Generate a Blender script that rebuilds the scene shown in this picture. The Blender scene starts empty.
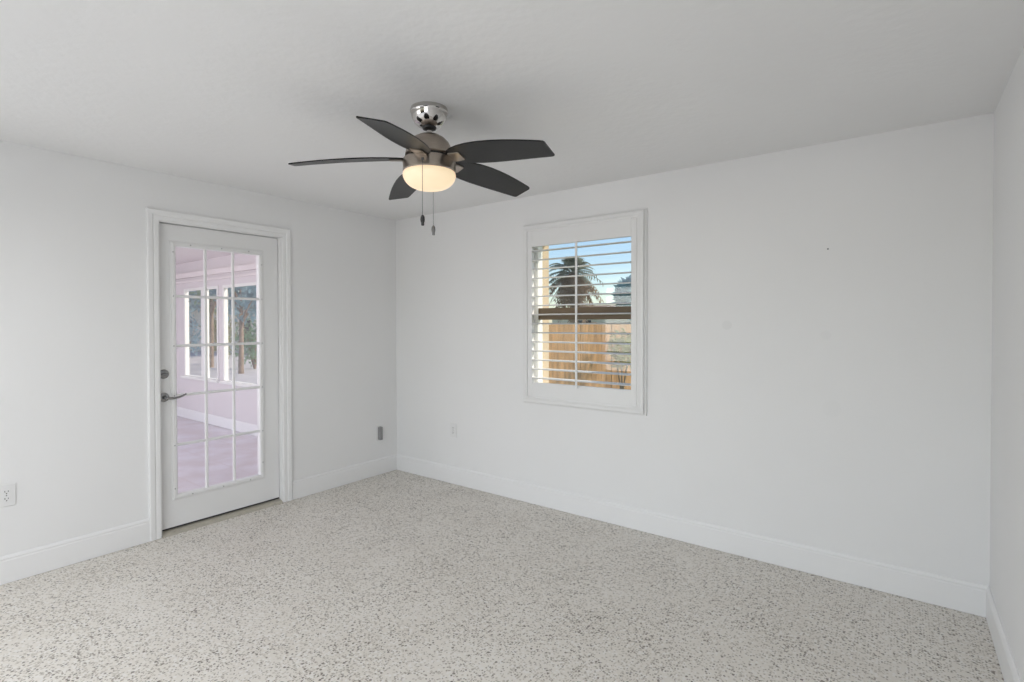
import bpy, bmesh, math, random
from mathutils import Vector, Matrix
random.seed(7)
S = bpy.context.scene
COL = S.collection

# ------------------------------------------------------------------ camera
W, H = 4.202, 2.38
CAM = Vector((3.8573, -3.3058, 1.3980))
YAW, PITCH, ROLL, FPX, CY = 0.642671, -0.01216, -0.001695, 518.82, 329.61
def axes():
    fw = Vector((-math.sin(YAW), math.cos(YAW), 0)); r = Vector((math.cos(YAW), math.sin(YAW), 0)); u = Vector((0, 0, 1))
    f2 = fw * math.cos(PITCH) + u * math.sin(PITCH); u2 = u * math.cos(PITCH) - fw * math.sin(PITCH)
    r3 = r * math.cos(ROLL) + u2 * math.sin(ROLL); u3 = u2 * math.cos(ROLL) - r * math.sin(ROLL)
    return r3, u3, -f2
cd = bpy.data.cameras.new('camera'); cam = bpy.data.objects.new('camera', cd); COL.objects.link(cam)
R3, U3, B3 = axes()
m = Matrix((R3, U3, B3)).transposed().to_4x4(); m.translation = CAM
cam.matrix_world = m
cd.sensor_width = 36.0; cd.lens = FPX / 1024 * 36.0; cd.shift_y = -(341 - CY) / 1024; cd.clip_start = 0.02; cd.clip_end = 300
S.camera = cam

# ------------------------------------------------------------------ sky, sun, added fill lights, exposure
S.view_settings.view_transform = 'Standard'; S.view_settings.look = 'None'
S.view_settings.exposure = 0.0; S.view_settings.gamma = 1.0; S.view_settings.use_curve_mapping = False
wd = bpy.data.worlds.new('sky'); S.world = wd; wd.use_nodes = True
nt = wd.node_tree; bg = nt.nodes['Background']
sky = nt.nodes.new('ShaderNodeTexSky'); sky.sky_type = 'NISHITA'; sky.sun_disc = False
sky.sun_elevation = math.radians(38); sky.sun_rotation = math.radians(50); sky.air_density = 1.0; sky.dust_density = 0.4; sky.ozone_density = 2.0
nt.links.new(sky.outputs[0], bg.inputs[0]); bg.inputs[1].default_value = 0.18
sd = bpy.data.lights.new('sun', 'SUN'); sun = bpy.data.objects.new('sun', sd); COL.objects.link(sun)
sd.energy = 4.3; sd.angle = math.radians(0.6); sd.color = (1.0, 0.90, 0.74)
sv = Vector((math.cos(math.radians(40)) * math.cos(math.radians(36)), math.sin(math.radians(40)) * math.cos(math.radians(36)), math.sin(math.radians(36))))
sun.rotation_euler = sv.to_track_quat('Z', 'Y').to_euler()
def area(name, loc, direction, sx, sy, power, color=(1, 1, 1)):
    d = bpy.data.lights.new(name, 'AREA'); d.shape = 'RECTANGLE'; d.size = sx; d.size_y = sy; d.energy = power; d.color = color
    o = bpy.data.objects.new(name, d); COL.objects.link(o); o.location = loc
    o.rotation_euler = Vector(direction).to_track_quat('-Z', 'Z').to_euler(); return o
# added fill lights, in the invented room behind the camera and in the sunroom
area('window_daylight', (-0.8, -8.0, 1.25), (0, 1, 0), 3.0, 2.0, 67.0)
area('window_daylight', (5.3, -8.0, 1.25), (0, 1, 0), 3.0, 2.0, 64.0)
area('ceiling_panel_light', (2.2, -4.45, 2.36), (0, 0, -1), 3.0, 0.8, 50.0)  # invented overhead fill just beyond the rear opening
area('sunroom_daylight', (-3.0, -3.35, 1.2), (0, 1, 0), 4.6, 2.2, 54.0, (0.99, 0.97, 1.0))  # added fill that brightens the sunroom

# ------------------------------------------------------------------ materials
def mat(name, color, rough=0.5, metal=0.0, bump=None, vary=None, emit=None, coat=0.0, spec=0.5):
    m = bpy.data.materials.new(name); m.use_nodes = True; n = m.node_tree; b = n.nodes['Principled BSDF']
    b.inputs['Base Color'].default_value = (*color, 1); b.inputs['Roughness'].default_value = rough; b.inputs['Metallic'].default_value = metal
    b.inputs['Specular IOR Level'].default_value = spec
    if coat: b.inputs['Coat Weight'].default_value = coat
    tc = n.nodes.new('ShaderNodeTexCoord')
    if vary:                                   # (scale, amount): gentle blotchiness of the surface colour itself
        no = n.nodes.new('ShaderNodeTexNoise'); no.inputs['Scale'].default_value = vary[0]; no.inputs['Detail'].default_value = 5
        r = n.nodes.new('ShaderNodeValToRGB'); a = vary[1]
        r.color_ramp.elements[0].position = 0.3; r.color_ramp.elements[1].position = 0.7
        r.color_ramp.elements[0].color = (*[max(0, c * (1 - a)) for c in color], 1); r.color_ramp.elements[1].color = (*[min(1, c * (1 + a)) for c in color], 1)
        if len(vary) > 2:
            mp = n.nodes.new('ShaderNodeMapping'); mp.inputs['Scale'].default_value = vary[2]
            n.links.new(tc.outputs['Object'], mp.inputs[0]); n.links.new(mp.outputs[0], no.inputs['Vector'])
        else: n.links.new(tc.outputs['Object'], no.inputs['Vector'])
        n.links.new(no.outputs['Fac'], r.inputs[0]); n.links.new(r.outputs[0], b.inputs['Base Color'])
    if bump:                                   # (scale, strength, distance)
        no = n.nodes.new('ShaderNodeTexNoise'); no.inputs['Scale'].default_value = bump[0]; no.inputs['Detail'].default_value = 4
        n.links.new(tc.outputs['Object'], no.inputs['Vector'])
        bp = n.nodes.new('ShaderNodeBump'); bp.inputs['Strength'].default_value = bump[1]; bp.inputs['Distance'].default_value = bump[2]
        n.links.new(no.outputs['Fac'], bp.inputs['Height']); n.links.new(bp.outputs[0], b.inputs['Normal'])
    if emit: b.inputs['Emission Color'].default_value = (*emit[0], 1); b.inputs['Emission Strength'].default_value = emit[1]
    return m
M = {}
M['wall'] = mat('white_wall_paint', (0.87, 0.87, 0.872), 0.75, bump=(60, 0.10, 0.004), vary=(1.6, 0.008), spec=0.25)
M['ceiling'] = mat('ceiling_paint', (0.91, 0.91, 0.91), 0.85, bump=(24, 0.34, 0.006), vary=(1.2, 0.012), spec=0.15)
M['trim'] = mat('white_trim_paint', (0.89, 0.89, 0.892), 0.38)
M['door'] = mat('white_door_paint', (0.86, 0.86, 0.862), 0.42)
M['plastic'] = mat('white_plastic', (0.84, 0.84, 0.84), 0.35)
M['shutter'] = mat('shutter_paint', (0.84, 0.84, 0.84), 0.4)
M['nickel'] = mat('brushed_nickel', (0.42, 0.365, 0.315), 0.30, 1.0, vary=(40, 0.08, (1, 1, 12)))
M['polished'] = mat('polished_nickel', (0.56, 0.54, 0.52), 0.10, 1.0)
M['chrome'] = mat('satin_hardware', (0.32, 0.32, 0.325), 0.22, 1.0)
M['black'] = mat('black_metal', (0.012, 0.012, 0.012), 0.4)
M['blade'] = mat('charcoal_wood', (0.0105, 0.0102, 0.010), 0.34, vary=(9, 0.35, (1, 1, 1)), bump=(90, 0.1, 0.002), spec=0.32)
M['blade_edge'] = mat('blade_edge_black', (0.012, 0.012, 0.012), 0.5)
M['bowl'] = mat('lit_frosted_glass', (0.55, 0.50, 0.42), 0.25, emit=((1.0, 0.76, 0.46), 0.72))
M['dark'] = mat('dark_slot', (0.03, 0.03, 0.03), 0.6)
M['screw'] = mat('screw_metal', (0.20, 0.20, 0.20), 0.4, 0.6)
M['greybox'] = mat('grey_plastic', (0.30, 0.30, 0.305), 0.5)
M['threshold'] = mat('threshold_metal', (0.50, 0.47, 0.40), 0.45, 0.3, vary=(30, 0.1))
M['bronze'] = mat('bronze_window_rail', (0.15, 0.105, 0.06), 0.5)
M['vinyl'] = mat('white_vinyl', (0.86, 0.86, 0.84), 0.4)
M['stucco'] = mat('cream_stucco', (0.60, 0.48, 0.34), 0.9, bump=(70, 0.3, 0.004))
M['sunwall'] = mat('sunroom_wall_paint', (0.745, 0.70, 0.715), 0.7, bump=(50, 0.08, 0.003))
M['sunceil'] = mat('sunroom_ceiling_paint', (0.82, 0.765, 0.77), 0.7)
M['board'] = mat('fence_board', (0.58, 0.33, 0.155), 0.8, vary=(3, 0.28, (5, 5, 0.6)))
M['post'] = mat('fence_post_wood', (0.36, 0.22, 0.10), 0.8, vary=(6, 0.2))
M['grass'] = mat('lawn', (0.20, 0.24, 0.09), 0.95, vary=(7, 0.35))
M['patio'] = mat('pale_paving', (0.62, 0.58, 0.56), 0.9, vary=(4, 0.1))
M['leaf'] = mat('leaf_green', (0.30, 0.44, 0.26), 0.6, vary=(4, 0.4))
M['leaf_blue'] = mat('leaf_blue_green', (0.36, 0.52, 0.56), 0.6, vary=(4, 0.35))
M['leaf_yellow'] = mat('leaf_olive', (0.42, 0.42, 0.20), 0.6, vary=(4, 0.3))
M['frond'] = mat('palm_frond_green', (0.27, 0.30, 0.24), 0.6, vary=(3, 0.3))
M['dryfrond'] = mat('dry_palm_frond', (0.33, 0.23, 0.15), 0.85, vary=(3, 0.25))
M['bark'] = mat('bark', (0.30, 0.22, 0.15), 0.9, vary=(8, 0.3), bump=(25, 0.5, 0.02))
M['roof'] = mat('roof_shingle', (0.30, 0.21, 0.15), 0.9, vary=(10, 0.2))
M['housewall'] = mat('pale_house_wall', (0.86, 0.80, 0.70), 0.9, vary=(5, 0.05))

def leafy(name):
    """leaves let part of the sunlight through"""
    n = M[name].node_tree; b = n.nodes['Principled BSDF']; t = n.nodes.new('ShaderNodeBsdfTranslucent'); a = n.nodes.new('ShaderNodeMixShader'); a.inputs[0].default_value = 0.5
    n.links.new(b.inputs['Base Color'].links[0].from_socket, t.inputs[0]); n.links.new(b.outputs[0], a.inputs[1]); n.links.new(t.outputs[0], a.inputs[2])
    n.links.new(a.outputs[0], n.nodes['Material Output'].inputs[0])
for k in ('leaf', 'leaf_blue', 'leaf_yellow', 'frond', 'dryfrond'): leafy(k)
def glass(name, tint, gloss=0.07):
    m = bpy.data.materials.new(name); m.use_nodes = True; n = m.node_tree; n.nodes.remove(n.nodes['Principled BSDF'])
    t = n.nodes.new('ShaderNodeBsdfTransparent'); t.inputs[0].default_value = (*tint, 1)
    g = n.nodes.new('ShaderNodeBsdfGlossy'); g.inputs['Roughness'].default_value = 0.03; g.inputs[0].default_value = (1, 1, 1, 1)
    fr = n.nodes.new('ShaderNodeFresnel'); ge = n.nodes.new('ShaderNodeNewGeometry')
    io = n.nodes.new('ShaderNodeMath'); io.operation = 'MULTIPLY_ADD'; io.inputs[1].default_value = 1 / 1.45 - 1.45; io.inputs[2].default_value = 1.45   # same reflectance from both faces of the pane
    n.links.new(ge.outputs['Backfacing'], io.inputs[0]); n.links.new(io.outputs[0], fr.inputs[0])
    mx = n.nodes.new('ShaderNodeMixShader'); n.links.new(fr.outputs[0], mx.inputs[0]); n.links.new(t.outputs[0], mx.inputs[1]); n.links.new(g.outputs[0], mx.inputs[2])
    n.links.new(mx.outputs[0], n.nodes['Material Output'].inputs[0]); return m
M['glass'] = glass('clear_glass', (0.97, 0.98, 0.98))
M['doorglass'] = glass('door_glass', (0.975, 0.965, 0.975))

def terrazzo():
    m = bpy.data.materials.new('terrazzo'); m.use_nodes = True; n = m.node_tree; L = n.links; b = n.nodes['Principled BSDF']
    tc = n.nodes.new('ShaderNodeTexCoord')
    wob = n.nodes.new('ShaderNodeTexNoise'); wob.inputs['Scale'].default_value = 160; wob.inputs['Detail'].default_value = 2
    L.new(tc.outputs['Object'], wob.inputs['Vector'])
    wm = n.nodes.new('ShaderNodeMix'); wm.data_type = 'VECTOR'; wm.blend_type = 'MIX' if hasattr(wm, 'blend_type') else 'MIX'
    add = n.nodes.new('ShaderNodeVectorMath'); add.operation = 'MULTIPLY_ADD'; add.inputs[1].default_value = (0.008, 0.008, 0.0)
    L.new(wob.outputs['Color'], add.inputs[0]); L.new(tc.outputs['Object'], add.inputs[2]); n.nodes.remove(wm)
    base = n.nodes.new('ShaderNodeTexNoise'); base.inputs['Scale'].default_value = 2.2; base.inputs['Detail'].default_value = 6
    L.new(tc.outputs['Object'], base.inputs['Vector'])
    rb = n.nodes.new('ShaderNodeValToRGB'); rb.color_ramp.elements[0].position = 0.3; rb.color_ramp.elements[1].position = 0.7
    rb.color_ramp.elements[0].color = (0.76, 0.72, 0.66, 1); rb.color_ramp.elements[1].color = (0.82, 0.785, 0.73, 1)
    L.new(base.outputs['Fac'], rb.inputs[0])
    col = rb.outputs[0]
    dens = n.nodes.new('ShaderNodeTexNoise'); dens.inputs['Scale'].default_value = 3.2; dens.inputs['Detail'].default_value = 3
    L.new(tc.outputs['Object'], dens.inputs['Vector'])
    for i, (scale, cut, rad, c) in enumerate([(68, 0.55, 0.44, (0.84, 0.815, 0.78)), (86, 0.63, 0.42, (0.60, 0.56, 0.50)), (102, 0.745, 0.42, (0.40, 0.36, 0.31)), (76, 0.91, 0.38, (0.21, 0.185, 0.16))]):
        v = n.nodes.new('ShaderNodeTexVoronoi'); v.inputs['Scale'].default_value = scale; v.voronoi_dimensions = '2D'
        off = n.nodes.new('ShaderNodeVectorMath'); off.operation = 'ADD'; off.inputs[1].default_value = (i * 3.37, i * 1.91, 0)
        L.new(add.outputs[0], off.inputs[0]); L.new(off.outputs[0], v.inputs['Vector'])
        sp = n.nodes.new('ShaderNodeSeparateColor'); L.new(v.outputs['Color'], sp.inputs[0])
        # density noise nudges the share of cells that carry a chip
        dm = n.nodes.new('ShaderNodeMath'); dm.operation = 'MULTIPLY_ADD'; dm.inputs[1].default_value = 0.45; dm.inputs[2].default_value = -0.22
        L.new(dens.outputs['Fac'], dm.inputs[0])
        s2 = n.nodes.new('ShaderNodeMath'); s2.operation = 'ADD'; L.new(sp.outputs[0], s2.inputs[0]); L.new(dm.outputs[0], s2.inputs[1])
        gt = n.nodes.new('ShaderNodeMath'); gt.operation = 'GREATER_THAN'; gt.inputs[1].default_value = cut; L.new(s2.outputs[0], gt.inputs[0])
        rr = n.nodes.new('ShaderNodeMath'); rr.operation = 'MULTIPLY_ADD'; rr.inputs[1].default_value = 0.28; rr.inputs[2].default_value = rad - 0.14; L.new(sp.outputs[1], rr.inputs[0])
        lt = n.nodes.new('ShaderNodeMapRange'); ri = n.nodes.new('ShaderNodeMath'); ri.operation = 'MULTIPLY'; ri.inputs[1].default_value = 0.72; L.new(rr.outputs[0], ri.inputs[0])
        L.new(v.outputs['Distance'], lt.inputs[0]); L.new(ri.outputs[0], lt.inputs[1]); L.new(rr.outputs[0], lt.inputs[2]); lt.inputs[3].default_value = 1; lt.inputs[4].default_value = 0
        an = n.nodes.new('ShaderNodeMath'); an.operation = 'MULTIPLY'; L.new(gt.outputs[0], an.inputs[0]); L.new(lt.outputs[0], an.inputs[1])
        mx = n.nodes.new('ShaderNodeMix'); mx.data_type = 'RGBA'; L.new(an.outputs[0], mx.inputs[0]); L.new(col, mx.inputs[6]); mx.inputs[7].default_value = (*c, 1)
        col = mx.outputs[2]
    L.new(col, b.inputs['Base Color']); b.inputs['Roughness'].default_value = 0.5; b.inputs['Specular IOR Level'].default_value = 0.35
    return m
M['terrazzo'] = terrazzo()

def sunfloor():
    m = bpy.data.materials.new('sunroom_tile'); m.use_nodes = True; n = m.node_tree; L = n.links; b = n.nodes['Principled BSDF']
    tc = n.nodes.new('ShaderNodeTexCoord')
    no = n.nodes.new('ShaderNodeTexNoise'); no.inputs['Scale'].default_value = 3.5; no.inputs['Detail'].default_value = 7; L.new(tc.outputs['Object'], no.inputs['Vector'])
    r = n.nodes.new('ShaderNodeValToRGB'); r.color_ramp.elements[0].position = 0.35; r.color_ramp.elements[1].position = 0.65
    r.color_ramp.elements[0].color = (0.74, 0.68, 0.71, 1); r.color_ramp.elements[1].color = (0.85, 0.83, 0.89, 1)
    L.new(no.outputs['Fac'], r.inputs[0])
    br = n.nodes.new('ShaderNodeTexBrick'); br.offset = 0.0; br.inputs['Scale'].default_value = 1.0; br.inputs['Brick Width'].default_value = 0.45; br.inputs['Row Height'].default_value = 0.45
    br.inputs['Mortar Size'].default_value = 0.006; br.inputs['Mortar'].default_value = (0.74, 0.68, 0.70, 1)
    L.new(tc.outputs['Object'], br.inputs['Vector']); L.new(r.outputs[0], br.inputs['Color1']); L.new(r.outputs[0], br.inputs['Color2'])
    L.new(br.outputs['Color'], b.inputs['Base Color']); b.inputs['Roughness'].default_value = 0.45; return m
M['sunfloor'] = sunfloor()

def backwall():
    """white wall paint with two faint round repair patches of slightly duller paint"""
    m = M['wall'].copy(); m.name = 'white_wall_paint_patched'; n = m.node_tree; L = n.links; b = n.nodes['Principled BSDF']
    tc = n.nodes.new('ShaderNodeTexCoord'); src = b.inputs['Base Color'].links[0].from_socket
    for (x, z, r, k) in [(3.013, 1.385, 0.032, 0.955), (3.53, 1.33, 0.028, 0.975), (3.56, 0.93, 0.05, 0.985)]:
        d = n.nodes.new('ShaderNodeVectorMath'); d.operation = 'SUBTRACT'; d.inputs[1].default_value = (x, 0, z); L.new(tc.outputs['Object'], d.inputs[0])
        s = n.nodes.new('ShaderNodeVectorMath'); s.operation = 'MULTIPLY'; s.inputs[1].default_value = (1, 0, 1); L.new(d.outputs[0], s.inputs[0])
        l = n.nodes.new('ShaderNodeVectorMath'); l.operation = 'LENGTH'; L.new(s.outputs[0], l.inputs[0])
        mr = n.nodes.new('ShaderNodeMapRange'); mr.inputs[1].default_value = r * 0.8; mr.inputs[2].default_value = r; mr.inputs[3].default_value = 1; mr.inputs[4].default_value = 0
        L.new(l.outputs['Value'], mr.inputs[0])
        mx = n.nodes.new('ShaderNodeMix'); mx.data_type = 'RGBA'; L.new(mr.outputs[0], mx.inputs[0]); L.new(src, mx.inputs[6]); mx.inputs[7].default_value = (0.87 * k, 0.87 * k, 0.872 * k, 1)
        src = mx.outputs[2]
    L.new(src, b.inputs['Base Color']); return m
M['backwall'] = backwall()

# ------------------------------------------------------------------ mesh helpers
class MB:
    def __init__(s): s.bm = bmesh.new()
    def box(s, a, b):
        vs = [s.bm.verts.new((x, y, z)) for x in (a[0], b[0]) for y in (a[1], b[1]) for z in (a[2], b[2])]
        for f in ((0, 1, 3, 2), (4, 6, 7, 5), (0, 4, 5, 1), (2, 3, 7, 6), (0, 2, 6, 4), (1, 5, 7, 3)): s.bm.faces.new([vs[i] for i in f])
        return s
    def loop(s, rings, closed=True, cap=False):
        """skin a list of equal-length vertex rings"""
        R = [[s.bm.verts.new(p) for p in r] for r in rings]; k = len(R[0])
        n = len(R) if closed else len(R) - 1
        for i in range(n):
            a, b = R[i], R[(i + 1) % len(R)]
            for j in range(k): s.bm.faces.new((a[j], a[(j + 1) % k], b[(j + 1) % k], b[j]))
        if cap and not closed:
            s.bm.faces.new(R[0][::-1]); s.bm.faces.new(R[-1])
        return s
    def lathe(s, prof, seg=48, c=(0, 0, 0), rot=None):
        vr = []
        for r, z in prof:
            if r < 1e-6: vr.append([s.bm.verts.new((0, 0, z))])
            else: vr.append([s.bm.verts.new((r * math.cos(2 * math.pi * i / seg), r * math.sin(2 * math.pi * i / seg), z)) for i in range(seg)])
        for a, b in zip(vr, vr[1:]):
            for i in range(seg):
                j = (i + 1) % seg
                if len(a) == 1 and len(b) == 1: break
                if len(a) == 1: s.bm.faces.new((a[0], b[i], b[j]))
                elif len(b) == 1: s.bm.faces.new((a[i], a[j], b[0]))
                else: s.bm.faces.new((a[i], a[j], b[j], b[i]))
        T = Matrix.Translation(c) @ (rot.to_4x4() if rot else Matrix())
        bmesh.ops.transform(s.bm, matrix=T, verts=[v for r in vr for v in r]); return s
    def tube(s, pts, rad, seg=8):
        pts = [Vector(p) for p in pts]; rings = []
        rad = rad if isinstance(rad, (list, tuple)) else [rad] * len(pts)
        for i, p in enumerate(pts):
            t = (pts[min(i + 1, len(pts) - 1)] - pts[max(i - 1, 0)]).normalized()
            a = t.orthogonal().normalized() if i == 0 else (a - t * a.dot(t)).normalized()
            b = t.cross(a); rings.append([p + (a * math.cos(2 * math.pi * k / seg) + b * math.sin(2 * math.pi * k / seg)) * rad[i] for k in range(seg)])
        return s.loop(rings, closed=False, cap=True)
    def build(s, name, m, parent=None, smooth=None, bevel=0.0, loc=None):
        bmesh.ops.recalc_face_normals(s.bm, faces=s.bm.faces)
        me = bpy.data.meshes.new(name); s.bm.to_mesh(me); s.bm.free(); me.materials.append(M[m] if isinstance(m, str) else m)
        o = bpy.data.objects.new(name, me); COL.objects.link(o)
        if smooth is not None:
            for p in me.polygons: p.use_smooth = True
            try: me.set_sharp_from_angle(angle=math.radians(smooth))
            except Exception: pass
        if bevel:
            bv = o.modifiers.new('bevel', 'BEVEL'); bv.width = bevel; bv.segments = 2; bv.limit_method = 'ANGLE'; bv.angle_limit = math.radians(40)
        if parent is not None: o.parent = parent; o.location = -parent.location
        if loc is not None: o.location = loc
        return o
def tag(o, label=None, cat=None, group=None, kind=None):
    if label: o['label'] = label
    if cat: o['category'] = cat
    if group: o['group'] = group
    if kind: o['kind'] = kind
    return o
def thing(name, loc, label, cat, group=None, kind=None):
    o = bpy.data.objects.new(name, None); COL.objects.link(o); o.location = loc; o.empty_display_size = 0.1
    return tag(o, label, cat, group, kind)
def struct(o, label, cat): return tag(o, label, cat, kind='structure')
def frame_rect(prof, plane, c, u0, u1, v0, v1, out):
    """closed mitred frame; prof = [(offset outward from the opening edge, height off plane c)]; plane 'x' or 'y'; out = +1/-1 direction of height"""
    rings = []
    for su, sv in ((-1, -1), (-1, 1), (1, 1), (1, -1)):
        r = []
        for o, h in prof:
            u = u0 - o if su < 0 else u1 + o; v = v0 - o if sv < 0 else v1 + o
            r.append((c + out * h, u, v) if plane == 'x' else (u, c + out * h, v))
        rings.append(r)
    return rings

# ------------------------------------------------------------------ room shell
DY0, DY1, DZ = -1.975, -1.150, 2.065          # clear door opening in the left wall
JT = 0.016                                     # jamb lining thickness
LT, BT, RB = 0.14, 0.24, -3.75                 # left wall and back wall thickness, rear wall position
WX0, WX1, WZ0, WZ1 = 1.57, 2.43, 0.868, 2.085  # window opening in the back wall
b = MB().box((-6.2, -4.2, -0.14), (-LT, -0.05, -0.004)); struct(b.build('floor_sunroom', 'sunfloor'), 'mottled pink stone floor of the sunroom beyond the glass door', 'floor')
b = MB().box((-LT, RB - 0.3, -0.14), (W + 0.12, BT, 0)); struct(b.build('floor', 'terrazzo'), 'speckled beige terrazzo floor of the empty room', 'floor')
b = MB().box((-LT, RB - 0.12, H), (W + 0.12, BT, H + 0.1)); struct(b.build('ceiling', 'ceiling'), 'white lightly textured ceiling with the fan hung from it', 'ceiling')
b = MB()
b.box((-LT, RB - .12, 0), (0, DY0 - JT, H)).box((-LT, DY1 + JT, 0), (0, BT, H)).box((-LT, DY0 - JT, DZ + JT), (0, DY1 + JT, H))
struct(b.build('wall_left', 'wall'), 'white painted left wall holding the glazed door', 'wall')
b = MB()
b.box((0, 0, 0), (WX0, BT, H)).box((WX1, 0, 0), (W, BT, H)).box((WX0, 0, 0), (WX1, BT, WZ0)).box((WX0, 0, WZ1), (WX1, BT, H))
struct(b.build('wall_back', 'backwall'), 'white painted wall with the shuttered window', 'wall')
b = MB().box((W, RB - .12, 0), (W + 0.12, BT, H)); struct(b.build('wall_right', 'wall'), 'white painted wall at the right edge of the photo', 'wall')
OX0, OX1, OZ = 0.2, 4.0, 2.25                  # wide opening added in the unseen rear wall to let fill light in
b = MB().box((0, RB - .12, 0), (OX0, RB, H)).box((OX1, RB - .12, 0), (W, RB, H)).box((OX0, RB - .12, OZ), (OX1, RB, H))
struct(b.build('wall_rear', 'wall'), 'white painted wall behind the camera with a wide opening', 'wall')

b = MB().box((-2.6, -8.2, 0), (-2.48, RB - .12, H)).box((7.0, -8.2, 0), (7.12, RB - .12, H)).box((-2.6, -8.2, H), (7.12, RB - .12, H + .1)).box((-2.6, -8.2, -.14), (7.12, RB - .3, 0))  # unseen room, added to carry the fill light
b.box((-2.6, RB - .12, 0), (-LT, RB, H)).box((W + .12, RB - .12, 0), (7.12, RB, H))
struct(b.build('wall_adjoining', 'wall'), 'plain white adjoining room behind the camera', 'wall')
BBP = [(0.0, 0.0018), (0.013, 0.0018), (0.013, 0.122), (0.0105, 0.127), (0.0105, 0.133), (0.012, 0.136), (0.0085, 0.144), (0.004, 0.150), (0.0, 0.150)]
def base(name, segs, label):
    mb = MB()
    for ax, c, out, a, e in segs:
        ring = lambda t: [((c + out * d, t, z) if ax == 'x' else (t, c + out * d, z)) for d, z in BBP]
        mb.loop([ring(a), ring(e)], closed=False, cap=True)
    return struct(mb.build(name, 'trim'), label, 'baseboard')
base('baseboard_left', [('x', 0, 1, RB, DY0 - 0.072), ('x', 0, 1, DY1 + 0.078, 0)], 'white moulded baseboard along the left wall either side of the door')
base('baseboard_back', [('y', 0, -1, 0.0, W)], 'white moulded baseboard under the window wall')
base('baseboard_right', [('x', W, -1, RB, 0)], 'white moulded baseboard along the right wall')

# ------------------------------------------------------------------ glazed door (setting)
d1 = thing('door_1', (-0.06, (DY0 + DY1) / 2, 0), 'white glazed door with fifteen panes in the left wall', 'door', kind='structure')
mb = MB().box((-LT, DY0 - JT, 0), (0.0, DY0, DZ + JT)).box((-LT, DY1, 0), (0.0, DY1 + JT, DZ + JT)).box((-LT, DY0, DZ), (0.0, DY1, DZ + JT))
mb.box((-0.105, DY0, 0.02), (-0.090, DY0 + .012, DZ)).box((-0.105, DY1 - .012, 0.02), (-0.090, DY1, DZ)).box((-0.105, DY0, DZ - .012), (-0.090, DY1, DZ))
mb.build('door_jamb', 'trim', d1)
prof = [(0.006, 0.0), (0.006, 0.011), (0.012, 0.0135), (0.030, 0.0135), (0.036, 0.0115), (0.044, 0.017), (0.068, 0.019), (0.074, 0.016), (0.074, 0.0)]
def usweep(prof):
    rings = []
    for su, top in ((-1, 0), (-1, 1), (1, 1), (1, 0)):
        rings.append([(h, (DY0 - o) if su < 0 else (DY1 + o), (DZ + o) if top else 0.002) for o, h in prof])
    return rings
MB().loop(usweep(prof), closed=False, cap=True).build('door_casing', 'trim', d1)
SX = -0.040                                     # room-side face of the door slab
LY0, LY1, LZ0, LZ1 = -1.868, -1.303, 0.248, 1.918   # glazed opening
b = MB(); x0, x1 = SX - 0.044, SX; sy0, sy1, sz0, sz1 = DY0 + .003, DY1 - .004, 0.028, DZ - .004; g = 0.012
b.box((x0, sy0, sz0), (x1, LY0 - g, sz1)).box((x0, LY1 + g, sz0), (x1, sy1, sz1)).box((x0, LY0 - g, sz0), (x1, LY1 + g, LZ0 - g)).box((x0, LY0 - g, LZ1 + g), (x1, LY1 + g, sz1))
slab = b.build('door_slab', 'door', d1)
prof = [(0.012, -0.046), (0.0, -0.040), (0.0, 0.004), (0.006, 0.009), (0.020, 0.010), (0.027, 0.007), (0.031, 0.007), (0.034, 0.003), (0.034, 0.0002), (0.012, 0.0002)]
lite = MB().loop(frame_rect(prof, 'x', SX, LY0, LY1, LZ0, LZ1, 1)).build('glazing_frame', 'plastic', d1)
mb = MB(); cw, rh = (LY1 - LY0) / 3, (LZ1 - LZ0) / 5
mprof = [(-0.0095, -0.010), (-0.0095, -0.004), (-0.005, 0.003), (0.005, 0.003), (0.0095, -0.004), (0.0095, -0.010)]
for i in (1, 2):
    y = LY0 + cw * i; mb.loop([[(SX + h, y + o, z) for o, h in mprof] for z in (LZ0, LZ1)], closed=False, cap=True)
for i in (1, 2, 3, 4):
    z = LZ0 + rh * i; mb.loop([[(SX + h * 0.98, y, z + o) for o, h in mprof] for y in (LY0, LY1)], closed=False, cap=True)
mb.build('glazing_bars', 'plastic', d1)
MB().box((SX - .016, LY0 + .001, LZ0 + .001), (SX - .012, LY1 - .001, LZ1 - .001)).build('door_pane', 'doorglass', d1)
RX = Matrix.Rotation(math.radians(90), 3, 'Y')
def screw(y, z):
    o = MB().lathe([(0, 0.0015), (0.0022, 0.0012), (0.0034, 0.0), (0.0034, -0.002)], 12, (SX + .0103, y, z), RX).build('screw', 'screw', lite, smooth=40)
    o.location = (0, 0, 0)
fy0, fy1 = LY0 - .017, LY1 + .017
for i in (0.12, 1, 2, 3, 4, 4.87): screw(fy0, LZ1 - rh * i)
for i in (0.22, 1, 2, 3, 4, 4.72): screw(fy1, LZ1 - rh * i)
for t in (0.16, 0.52, 0.86): screw(LY0 + (LY1 - LY0) * t, LZ1 + .017); screw(LY0 + (LY1 - LY0) * t, LZ0 - .017)
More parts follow.
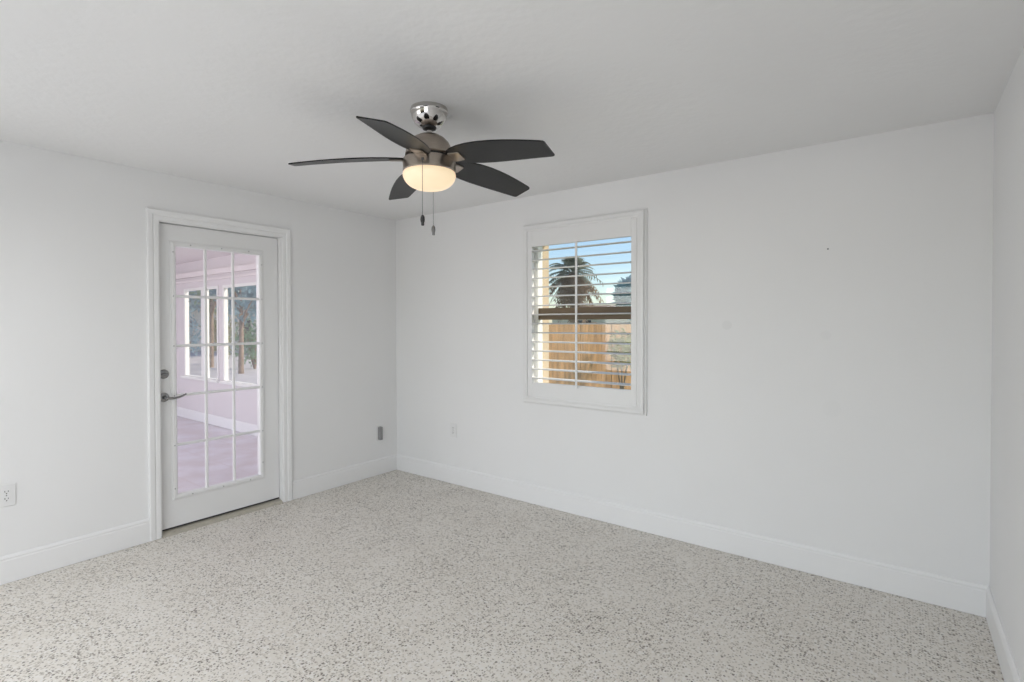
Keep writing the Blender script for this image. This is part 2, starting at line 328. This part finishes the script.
# deadbolt
YB = -1.944
db = MB().lathe([(0, 0.012), (0.020, 0.012), (0.026, 0.010), (0.0305, 0.005), (0.0315, 0.0), (0, 0)], 36, (SX, YB, 1.066), RX).build('deadbolt', 'chrome', d1, smooth=35)
tb = MB().tube([(SX + .012, YB, 1.066), (SX + .022, YB, 1.066)], 0.006, 12)
tb.loop([[(SX + .018 + dx, YB + y, 1.066 + dz * w) for dx, dz in ((0, -.005), (0.010, -.003), (0.010, .003), (0, .005))] for y, w in ((-.019, .7), (-.012, 1.1), (0, 1.4), (.012, 1.1), (.019, .7))], closed=False, cap=True)
o = tb.build('thumb_turn', 'chrome', db, smooth=40); o.location = (0, 0, 0)
ld = MB().lathe([(0, 0.011), (0.016, 0.011), (0.026, 0.009), (0.0305, 0.005), (0.0315, 0.0), (0, 0)], 36, (SX, YB, 0.912), RX)
ld.lathe([(0.013, 0.0), (0.0125, 0.030), (0.011, 0.045), (0, 0.046)], 20, (SX, YB, 0.912), RX)
lev = ld.build('lever_handle', 'chrome', d1, smooth=35)
pts, rs = [], []
for i in range(13):
    t = i / 12; pts.append((SX + .044 + 0.006 * math.sin(t * math.pi), YB + 0.118 * t, 0.912 - 0.008 * math.sin(t * math.pi * 1.1) + 0.012 * t * t)); rs.append(0.0095 - 0.004 * t)
o = MB().tube(pts, rs, 12).build('lever_arm', 'chrome', lev, smooth=60); o.location = (0, 0, 0)
MB().box((SX - .003, DY0 - .0005, 1.985), (SX + .020, DY0 + .006, 2.018)).build('door_catch', 'screw', d1, bevel=.002)
MB().box((SX - .040, DY0 + .004, 0.027), (SX + .0005, DY1 - .005, 0.036)).build('door_sweep', 'dark', d1)  # dark strip standing in for the shaded gap under the slab
th = MB().loop([[(x, y, z) for x, z in ((-LT, 0.0), (-LT, 0.024), (SX - .045, 0.026), (SX + .004, 0.022), (0.0, 0.013), (0.012, 0.002), (0.012, 0.0))] for y in (DY0 + .001, DY1 - .001)], closed=False, cap=True)
th.build('threshold', 'threshold', d1)

# ------------------------------------------------------------------ window (setting) and shutter
w1 = thing('window_1', ((WX0 + WX1) / 2, 0.12, WZ0), 'single hung window behind the white louvered shutter', 'window', kind='structure')
MB().loop(frame_rect([(0.002, 0.0), (-0.004, 0.0), (-0.004, 0.020), (0.002, 0.020)], 'y', 0.132, WX0, WX1, WZ0, WZ1, 1)).build('window_track', 'vinyl', w1)
MB().loop(frame_rect([(0, 0.0), (-0.030, 0.0), (-0.030, 0.050), (0, 0.050)], 'y', 0.045, WX0, WX1, WZ0, WZ1, 1)).build('window_frame', 'vinyl', w1)
MB().box((WX0 + .028, 0.052, 1.425), (WX1 - .028, 0.088, 1.515)).build('meeting_rail', 'bronze', w1, bevel=.004)
MB().box((WX0 + .03, 0.078, 1.515), (WX1 - .03, 0.082, WZ1 - .03)).build('upper_pane', 'glass', w1)
MB().box((WX0 + .03, 0.060, WZ0 + .03), (WX1 - .03, 0.064, 1.425)).build('lower_pane', 'glass', w1)
MB().loop(frame_rect([(0.0005, 0.0), (-0.006, 0.0), (-0.006, 0.088), (0.03, 0.088), (0.03, 0.083), (0.0005, 0.083)], 'y', 0.152, WX0, WX1, WZ0, WZ1, 1)).build('outer_reveal', 'stucco', w1)

sh = thing('plantation_shutter', (2.0, -0.02, 0.78), 'white louvered shutter with a tilt rod filling the window on the blank wall', 'shutter')
PX0, PX1, PZ0, PZ1 = 1.552, 2.454, 0.832, 2.106     # shutter panel
prof = [(-0.012, 0.0), (-0.012, 0.030), (-0.002, 0.030), (-0.002, 0.038), (0.006, 0.040), (0.020, 0.036), (0.036, 0.036), (0.040, 0.033), (0.040, 0.016), (0.053, 0.012), (0.053, 0.0)]
MB().loop(frame_rect(prof, 'y', 0, PX0, PX1, PZ0, PZ1, -1)).build('shutter_frame', 'shutter', sh)
SW, TRZ, BRZ = 0.047, 1.982, 0.946; PY0, PY1 = -0.034, -0.006; gp = 0.004
panel = [('stile', (PX0 + gp, PY0, PZ0 + .006), (PX0 + SW, PY1, PZ1 - .006)), ('stile', (PX1 - SW, PY0, PZ0 + .006), (PX1 - .008, PY1, PZ1 - .006)),
         ('top_rail', (PX0 + SW, PY0 + .001, TRZ), (PX1 - SW, PY1 - .001, PZ1)), ('bottom_rail', (PX0 + SW, PY0 + .001, PZ0), (PX1 - SW, PY1 - .001, BRZ))]
for nme, a, c in panel: MB().box(a, c).build(nme, 'shutter', sh, bevel=.002)
NL = 15; pitch = (TRZ - BRZ) / NL
lens = [(0.037 * math.cos(a), 0.0055 * math.sin(a)) for a in [2 * math.pi * k / 16 for k in range(16)]]
ta = math.radians(3.0)
mb = MB(); mb.loop([[(x, -0.018 + y * math.cos(ta) - z * math.sin(ta), y * math.sin(ta) + z * math.cos(ta)) for y, z in lens] for x in (PX0 + SW + .002, PX1 - SW - .002)], closed=False, cap=True)
lv = mb.build('louver', 'shutter', sh, smooth=50)
for i in range(NL):
    o = lv if i == 0 else lv.copy()
    if i: COL.objects.link(o); o.parent = sh
    o.location = Vector((0, 0, BRZ + pitch * (i + 0.5))) - sh.location
rod = MB().box((1.992, -0.064, BRZ - .015), (2.008, -0.054, TRZ + .005))
rod.build('tilt_rod', 'shutter', sh, bevel=.003)

# ------------------------------------------------------------------ ceiling fan
HX, HY = 2.1237, -1.6203
fan = thing('ceiling_fan', (HX, HY, H), 'five-bladed dark ceiling fan with a lit glass bowl hanging from the ceiling', 'ceiling fan')
def fl(prof, name, m, par=None, z=0, seg=56):
    o = MB().lathe(prof, seg).build(name, m, par or fan, smooth=32); o.location = (0, 0, z - H if par is None else z); return o
fl([(0, 2.3795), (0.084, 2.3795), (0.086, 2.372), (0.086, 2.362), (0.083, 2.358), (0.082, 2.352), (0.078, 2.334), (0.068, 2.316), (0.052, 2.302), (0.032, 2.295), (0, 2.295)], 'canopy', 'polished')
fl([(0, 2.300), (0.028, 2.300), (0.034, 2.296), (0.030, 2.287), (0.016, 2.281), (0, 2.281)], 'hanger_ball', 'black')
fl([(0, 2.285), (0.0125, 2.285), (0.0125, 2.268), (0.018, 2.266), (0.018, 2.256), (0, 2.256)], 'downrod', 'polished', seg=24)
fl([(0, 2.262), (0.030, 2.262), (0.052, 2.255), (0.074, 2.242), (0.090, 2.224), (0.100, 2.204), (0.106, 2.184), (0.110, 2.166), (0.104, 2.160), (0, 2.160)], 'motor_housing', 'nickel')
fl([(0, 2.161), (0.098, 2.161), (0.098, 2.148), (0, 2.148)], 'motor_hub', 'black')
fl([(0, 2.149), (0.110, 2.149), (0.118, 2.146), (0.120, 2.141), (0.120, 2.094), (0.116, 2.088), (0.112, 2.086), (0, 2.086)], 'light_band', 'nickel')
bp = [(0.116, 2.090), (0.1195, 2.085)]
for i in range(1, 15):
    a = math.pi / 2 * i / 14; bp.append((0.1215 * math.cos(a) ** 0.75 if i < 14 else 0.0, 2.083 - 0.073 * math.sin(a)))
fl(bp, 'glass_bowl', 'bowl')
# blades: bulged outline, pitched, drooping a little towards the tip
A0, BPITCH, ZR, DR = math.radians(224.4), -0.2218, 2.1480, 0.1249
outl = [(0.112, 0.034), (0.125, 0.046), (0.150, 0.060), (0.190, 0.073), (0.24, 0.082), (0.30, 0.0855), (0.36, 0.084), (0.42, 0.080), (0.48, 0.0735), (0.54, 0.066), (0.580, 0.0605), (0.592, 0.057), (0.5975, 0.051)]
def blade_mesh():
    mb = MB(); rings = []
    for r, w in outl:
        ring = []; r = r * 1.01
        for s, k in ((-1, 1), (-.5, 1), (0, 1), (.5, 1), (1, 1), (1, -1), (.5, -1), (0, -1), (-.5, -1), (-1, -1)):
            ww = s * w; ring.append((r, ww * math.cos(BPITCH), (ZR - H) - DR * r * r + ww * math.sin(BPITCH) + k * 0.0028))
        rings.append(ring)
    mb.loop(rings, closed=False, cap=True); return mb
bl0 = blade_mesh().build('blade', 'blade', fan, smooth=40); bl0.location = (0, 0, 0)
# metal blade iron: arm out of the hub and a flared plate under the blade root
mb = MB(); rings = []
for r, w, dz in ((0.085, 0.018, -0.004), (0.112, 0.022, -0.004), (0.125, 0.034, -0.0035), (0.172, 0.030, -0.0035), (0.180, 0.024, -0.0035)):
    rings.append([(r, s * w * math.cos(BPITCH), (ZR - H) - DR * r * r + s * w * math.sin(BPITCH) + dz + k) for s, k in ((-1, 0), (0, 0), (1, 0), (1, -.005), (0, -.005), (-1, -.005))])
ir0 = mb.loop(rings, closed=False, cap=True).build('blade_iron', 'nickel', bl0, smooth=40); ir0.location = (0, 0, 0)
for k in range(5):
    o = bl0 if k == 0 else bl0.copy()
    if k:
        COL.objects.link(o); o.parent = fan; c = ir0.copy(); COL.objects.link(c); c.parent = o
    o.rotation_euler = (0, 0, A0 + k * 2 * math.pi / 5)
tow = (Vector((CAM.x, CAM.y, 0)) - Vector((HX, HY, 0))).normalized(); rt = Vector((-tow.y, tow.x, 0))
for dx, dt, zb, nm in ((-0.030, 0.1215, 1.870, 0), (0.018, -0.1215, 1.870, 1)):
    p = tow * dt + rt * dx
    cb = MB(); n = int((2.11 - zb) / 0.0045)
    cb.tube([(p.x, p.y, 2.112 - H), (p.x, p.y, zb - H)], 0.0011, 6)
    for i in range(n):
        z = 2.108 - H - i * 0.0045; cb.lathe([(0, .0017), (.0015, 0), (0, -.0017)], 5, (p.x, p.y, z))
    cb.lathe([(0, 0.008), (0.006, 0.006), (0.006, -0.004), (0, -0.005)], 10, (p.x * 0.985, p.y * 0.985, 2.114 - H))
    ch = cb.build('pull_chain', 'screw', fan); ch.location = (0, 0, 0)
    fb = MB().lathe([(0, 0.002), (0.004, 0.0), (0.0085, -0.008), (0.0095, -0.020), (0.008, -0.030), (0.006, -0.035), (0.007, -0.040), (0.0055, -0.046), (0, -0.047)], 16, (p.x, p.y, zb - H)).build('chain_fob', 'dark' if nm == 0 else 'screw', ch, smooth=50); fb.location = (0, 0, 0)

# ------------------------------------------------------------------ wall fittings
def outlet(loc, axis, label):
    t = thing('wall_outlet', loc, label, 'outlet')
    Rm = Matrix() if axis == 'y' else Matrix.Rotation(math.radians(90), 4, 'Z')
    def add(mb, name, m, par, bev=0.0):
        bmesh.ops.transform(mb.bm, matrix=Rm, verts=mb.bm.verts); o = mb.build(name, m, par, bevel=bev); o.location = (0, 0, 0); return o
    add(MB().box((-.0375, -.0055, -.060), (.0375, 0, .060)), 'cover_plate', 'plastic', t, .003)
    for s in (1, -1):
        c = s * 0.0195; mb = MB(); ring = []
        for y in (-.0052, -.0078): ring.append([(0.0165 * max(-1, min(1, 1.25 * math.cos(a))), y, c + 0.0145 * max(-1, min(1, 1.25 * math.sin(a)))) for a in [2 * math.pi * k / 24 + .01 for k in range(24)]])
        rc = add(mb.loop(ring, closed=False, cap=True), 'receptacle', 'plastic', t)
        sl = MB().box((-.0078, -.0082, c - .001), (-.0054, -.0070, c + .008)).box((.0054, -.0082, c), (.0078, -.0070, c + .007)).box((-.0025, -.0082, c - .010), (.0025, -.0070, c - .0055))
        add(sl, 'slots', 'dark', rc)
    add(MB().lathe([(0, .001), (.003, 0), (.003, -.002)], 10, (0, -.0058, 0), Matrix.Rotation(math.radians(90), 3, 'X')), 'screw', 'screw', t)
outlet((0.744, 0, 0.467), 'y', 'white duplex wall outlet low on the window wall')
outlet((0, -2.710, 0.474), 'x', 'white duplex wall outlet at the left edge beside the door')
gb = thing('wall_box', (0, -0.208, 0.386), 'small grey box on the left wall between the door and the corner', 'wall box')
o = MB().box((0, -.036, -.066), (.006, .036, .066)).build('back_plate', 'plastic', gb, bevel=.003); o.location = (0, 0, 0)
o = MB().box((.006, -.020, -.060), (.040, .010, .060)).build('box_body', 'greybox', gb, bevel=.003); o.location = (0, 0, 0)
nl = MB().lathe([(0, 0.004), (0.004, 0.003), (0.0045, 0.0), (0.002, -0.001)], 12, (0, 0, 0), Matrix.Rotation(math.radians(90), 3, 'X')).build('wall_nail', 'screw', loc=(3.538, 0, 1.801), smooth=40)
tag(nl, 'tiny nail head in the bare wall right of the window', 'nail')

# ------------------------------------------------------------------ sunroom beyond the door (setting)
SB = -0.05; wins = [(-4.62, -3.58), (-3.39, -2.42)]; SZ0, SZ1, SH = 0.63, 1.89, 2.30
mb = MB(); xs = [-6.2] + [v for w in wins for v in w] + [-LT]
for i in range(0, len(xs), 2): mb.box((xs[i], SB, 0), (xs[i + 1], SB + .045, SH))
for a, c in wins: mb.box((a, SB, 0), (c, SB + .045, SZ0)).box((a, SB, SZ1), (c, SB + .045, SH))
struct(mb.build('wall_sunroom_back', 'sunwall'), 'pale pink sunroom wall with windows seen through the glass door', 'wall')
struct(MB().box((-6.32, -4.2, 0), (-6.2, SB + .2, SH)).build('wall_sunroom_far', 'sunwall'), 'far end wall of the sunroom', 'wall')
struct(MB().box((-6.32, -3.45, SH), (-LT, SB + .2, SH + .1)).build('ceiling_sunroom', 'sunceil'), 'pink tinted sunroom ceiling seen through the glass door', 'ceiling')
mb = MB().box((-6.2, SB - .05, 2.07), (-LT, SB, 2.14)).box((-6.2, SB - .03, 2.0), (-LT, SB, 2.03)); struct(mb.build('trim_sunroom', 'sunceil'), 'pink header moulding along the top of the sunroom wall', 'trim')
mb = MB().loop([[(x, SB - d, z * 0.92) for d, z in BBP] for x in (-6.2, -LT)], closed=False, cap=True); struct(mb.build('baseboard_sunroom', 'trim'), 'white baseboard along the sunroom wall', 'baseboard')
for i, (a, c) in enumerate(wins):
    t = thing('window_%d' % (i + 2), ((a + c) / 2, SB, SZ0), ['paired sunroom window, farther left through the door glass', 'wide sunroom window at the right of the door glass'][i], 'window', kind='structure')
    MB().loop(frame_rect([(0.025, 0.0), (0.025, 0.012), (-0.012, 0.012), (-0.012, -0.032), (0, -0.032), (0, 0)], 'y', SB, a, c, SZ0, SZ1, -1)).build('window_frame', 'vinyl', t)
    MB().box((a - .07, SB - .05, SZ0 - .03), (c + .07, SB - .019, SZ0)).build('window_sill', 'vinyl', t, bevel=.004)
    mb = MB()
    if i == 0: mb.box((-4.09, SB - .006, SZ0), (-3.93, SB + .034, SZ1)).build('mullion', 'vinyl', t)
    MB().box((a + .01, SB + .018, SZ0 + .01), (c - .01, SB + .022, SZ1 - .01)).build('window_pane', 'glass', t)

# ------------------------------------------------------------------ outdoors
GZ = -0.25
struct(MB().box((-60, 0.25, GZ - .2), (30, 60, GZ)).build('ground', 'grass'), 'lawn outside the windows', 'ground')
struct(MB().box((-30, 0.30, GZ), (-5.2, 10.0, GZ + .03)).build('patio', 'patio'), 'pale paved patio outside the sunroom windows', 'patio')
def fence(a, c, label):
    a, c = Vector((*a, 0)), Vector((*c, 0)); L = (c - a).length; ang = math.atan2(c.y - a.y, c.x - a.x)
    t = thing('wooden_fence', (a.x, a.y, GZ), label, 'fence'); t.rotation_euler = (0, 0, ang); top = 1.64
    def add(mb, name, m, bev=0.0): o = mb.build(name, m, t, bevel=bev); o.location = (0, 0, 0)
    mb = MB(); x = 0.0
    while x < L:
        j = random.uniform(-.006, .006); mb.box((x, j, .04), (x + .138, .02 + j, top)); x += .143
    add(mb, 'board_panel', 'board')
    for z in (0.35, 0.95, 1.5): add(MB().box((0, -.046, z), (L, -.002, z + .09)), 'fence_rail', 'post')
    x = 0.0
    while x < L + .01: add(MB().box((x - .05, -.15, 0), (x + .05, -.05, top + .03)), 'fence_post', 'post', .008); x += 2.43
fence((4.96, 20.3), (-4.2, 2.5), 'tan wooden board fence seen through the shutter louvers')
def leaves(mb, c, rad, n, size, shell=0.55):
    c = Vector(c)
    for _ in range(n):
        v = Vector((random.gauss(0, 1), random.gauss(0, 1), random.gauss(0, 1))).normalized() * (shell + (1 - shell) * random.random())
        p = c + Vector((v.x * rad[0], v.y * rad[1], v.z * rad[2]))
        u = Vector((random.gauss(0, 1), random.gauss(0, 1), random.gauss(0, 1))).normalized(); w = u.orthogonal().normalized(); s = size * random.uniform(.6, 1.3)
        mb.bm.faces.new([mb.bm.verts.new(q) for q in (p - u * s, p + w * s * .4, p + u * s, p - w * s * .4)])
def tree(x, y, h, r, m, label, n=2600, size=0.14, group=None, name='leafy_tree'):
    t = thing(name, (x, y, GZ), label, 'tree', group)
    tr = MB().tube([(x, y, GZ - .05), (x + .05, y, GZ + h * .3), (x - .05, y + .05, GZ + h * .55), (x, y, GZ + h * .8)], [.09, .075, .055, .02], 10)
    for k in range(5):
        a = k * 1.3; tr.tube([(x, y, GZ + h * (.4 + .06 * k)), (x + math.cos(a) * r * .4, y + math.sin(a) * r * .4, GZ + h * (.58 + .05 * k)), (x + math.cos(a) * r * .75, y + math.sin(a) * r * .75, GZ + h * (.66 + .05 * k))], [.05, .035, .012], 6)
    tr.build('trunk', 'bark', t, smooth=60)
    mb = MB()
    for k in range(7):
        a = k * 0.9 + random.random(); q = 0.0 if k == 0 else r * .55
        leaves(mb, (x + q * math.cos(a), y + q * math.sin(a), GZ + h * (.62 + .045 * k)), (r * .62, r * .62, h * .17), n // 7, size, .35)
    mb.build('crown', m, t)
# palm: green fronds above a skirt of dry ones
def palm(x, y, h, label, fr=1.9):
    t = thing('palm_tree', (x, y, GZ), label, 'palm tree')
    MB().tube([(x, y, GZ - .05), (x + .1, y, GZ + h * .5), (x, y, GZ + h)], [.24, .19, .17], 12).build('trunk', 'bark', t, smooth=60)
    def fronds(mb, n, el0, el1, length, droop, lw=.05, jag=.75):
        for k in range(n):
            az = k * 2.399 + random.uniform(-.2, .2); el = math.radians(random.uniform(el0, el1)); L = length * random.uniform(1.1 - .4 * jag, 1.1)
            d = Vector((math.cos(az), math.sin(az), 0)); side = Vector((-d.y, d.x, 0)); pts = []
            for i in range(12):
                s = i / 11; pts.append(Vector((x, y, GZ + h)) + d * L * s * math.cos(el) + Vector((0, 0, L * s * math.sin(el) - droop * L * s * s)))
            mb.tube([pts[0], pts[4], pts[8], pts[11]], [.02, .015, .01, .004], 5)
            for i in range(3, 12):
                for sg in (-1, 1):
                    p = pts[i]; ll = 0.34 * L * (1 - 0.5 * (i - 3) / 9); tip = p + side * sg * ll * .75 + (pts[i] - pts[i - 1]).normalized() * ll * .6 - Vector((0, 0, ll * .28)); w = (pts[i] - pts[i - 1]).normalized() * lw
                    mb.bm.faces.new([mb.bm.verts.new(q) for q in (p - w, p + w, tip)])
    mb = MB(); fronds(mb, 44, 5, 78, fr, .55, .06); mb.build('green_fronds', 'frond', t)
    mb = MB(); fronds(mb, 120, -72, 5, fr * .9, .6, .07, 1.5); mb.build('dry_fronds', 'dryfrond', t)
palm(-9.7, 20.0, 4.2, 'shaggy palm tree with dry fronds seen through the upper louvers', 1.75)
tree(-6.4, 20.0, 3.8, 0.75, 'leaf_blue', 'small blue-green tree at the right edge of the window view', 1800, .2)
def house(x0, x1, y0, y1, eave, ridge, label):
    t = thing('neighbor_house', ((x0 + x1) / 2, (y0 + y1) / 2, GZ), label, 'house'); ym = (y0 + y1) / 2
    MB().box((x0, y0, GZ), (x1, y1, eave)).build('house_wall', 'housewall', t)
    MB().loop([[(x, y0 - .5, eave), (x, ym, ridge), (x, y1 + .5, eave), (x, y1 + .5, eave - .12), (x, y0 - .5, eave - .12)] for x in (x0 - .4, x1 + .4)], closed=False, cap=True).build('house_roof', 'roof', t)
    for k in range(3):
        xx = x0 + (x1 - x0) * (.2 + .3 * k); MB().box((xx - .5, y0 - .03, 0.5), (xx + .5, y0 + .02, 1.6)).build('house_window', 'dark', t)
house(-16.0, -3.0, 28.0, 36.0, 2.0, 2.75, 'low house with a brown roof beyond the wooden fence')
house(-34.0, -22.0, 10.5, 15.0, 2.45, 3.2, 'pale house seen through the sunroom windows')
tree(-13.3, 4.9, 3.6, 1.0, 'leaf_blue', 'blue-green tree outside the wide sunroom window', 1500, .12)
tree(-16.6, 5.4, 4.6, 1.2, 'leaf', 'green tree outside the sunroom, middle of the door glass', 1500, .13)
tree(-22.6, 6.6, 4.4, 1.3, 'leaf_blue', 'leafy tree outside the paired sunroom window', 2200, .15)
sx, sy = -1.12, 7.45
sb = thing('olive_shrub', (sx, sy, GZ), 'olive green shrub in front of the fence at the right of the window view', 'shrub')
mb = MB()
for k in range(6): mb.tube([(sx, sy, GZ), (sx + .12 * math.cos(k), sy + .12 * math.sin(k), GZ + .7), (sx + .25 * math.cos(k), sy + .22 * math.sin(k), GZ + 1.3)], [.02, .014, .006], 5)
mb.build('stems', 'bark', sb)
mb = MB(); leaves(mb, (sx, sy, GZ + 1.05), (.34, .32, .5), 420, .06, .3); mb.build('foliage', 'leaf_yellow', sb)

def shrub(x, y, h, r, m, label):
    t = thing('garden_shrub', (x, y, GZ), label, 'shrub', None); mb = MB()
    for k in range(7): mb.tube([(x, y, GZ), (x + r * .3 * math.cos(k), y + r * .3 * math.sin(k), GZ + h * .45), (x + r * .6 * math.cos(k), y + r * .6 * math.sin(k), GZ + h * .8)], [.025, .018, .006], 5)
    mb.build('stems', 'bark', t); mb = MB(); leaves(mb, (x, y, GZ + h * .5), (r, r, h * .46), 620, .085, .25); mb.build('foliage', m, t)
shrub(-14.6, 6.0, 2.0, 0.75, 'leaf', 'rounded green shrub outside the right part of the wide sunroom window')
shrub(-17.6, 6.2, 2.6, 0.75, 'leaf_yellow', 'taller olive shrub outside the left part of the wide sunroom window')
shrub(-20.6, 6.1, 2.3, 0.7, 'leaf_blue', 'shrub outside the paired sunroom window, left in the door glass')
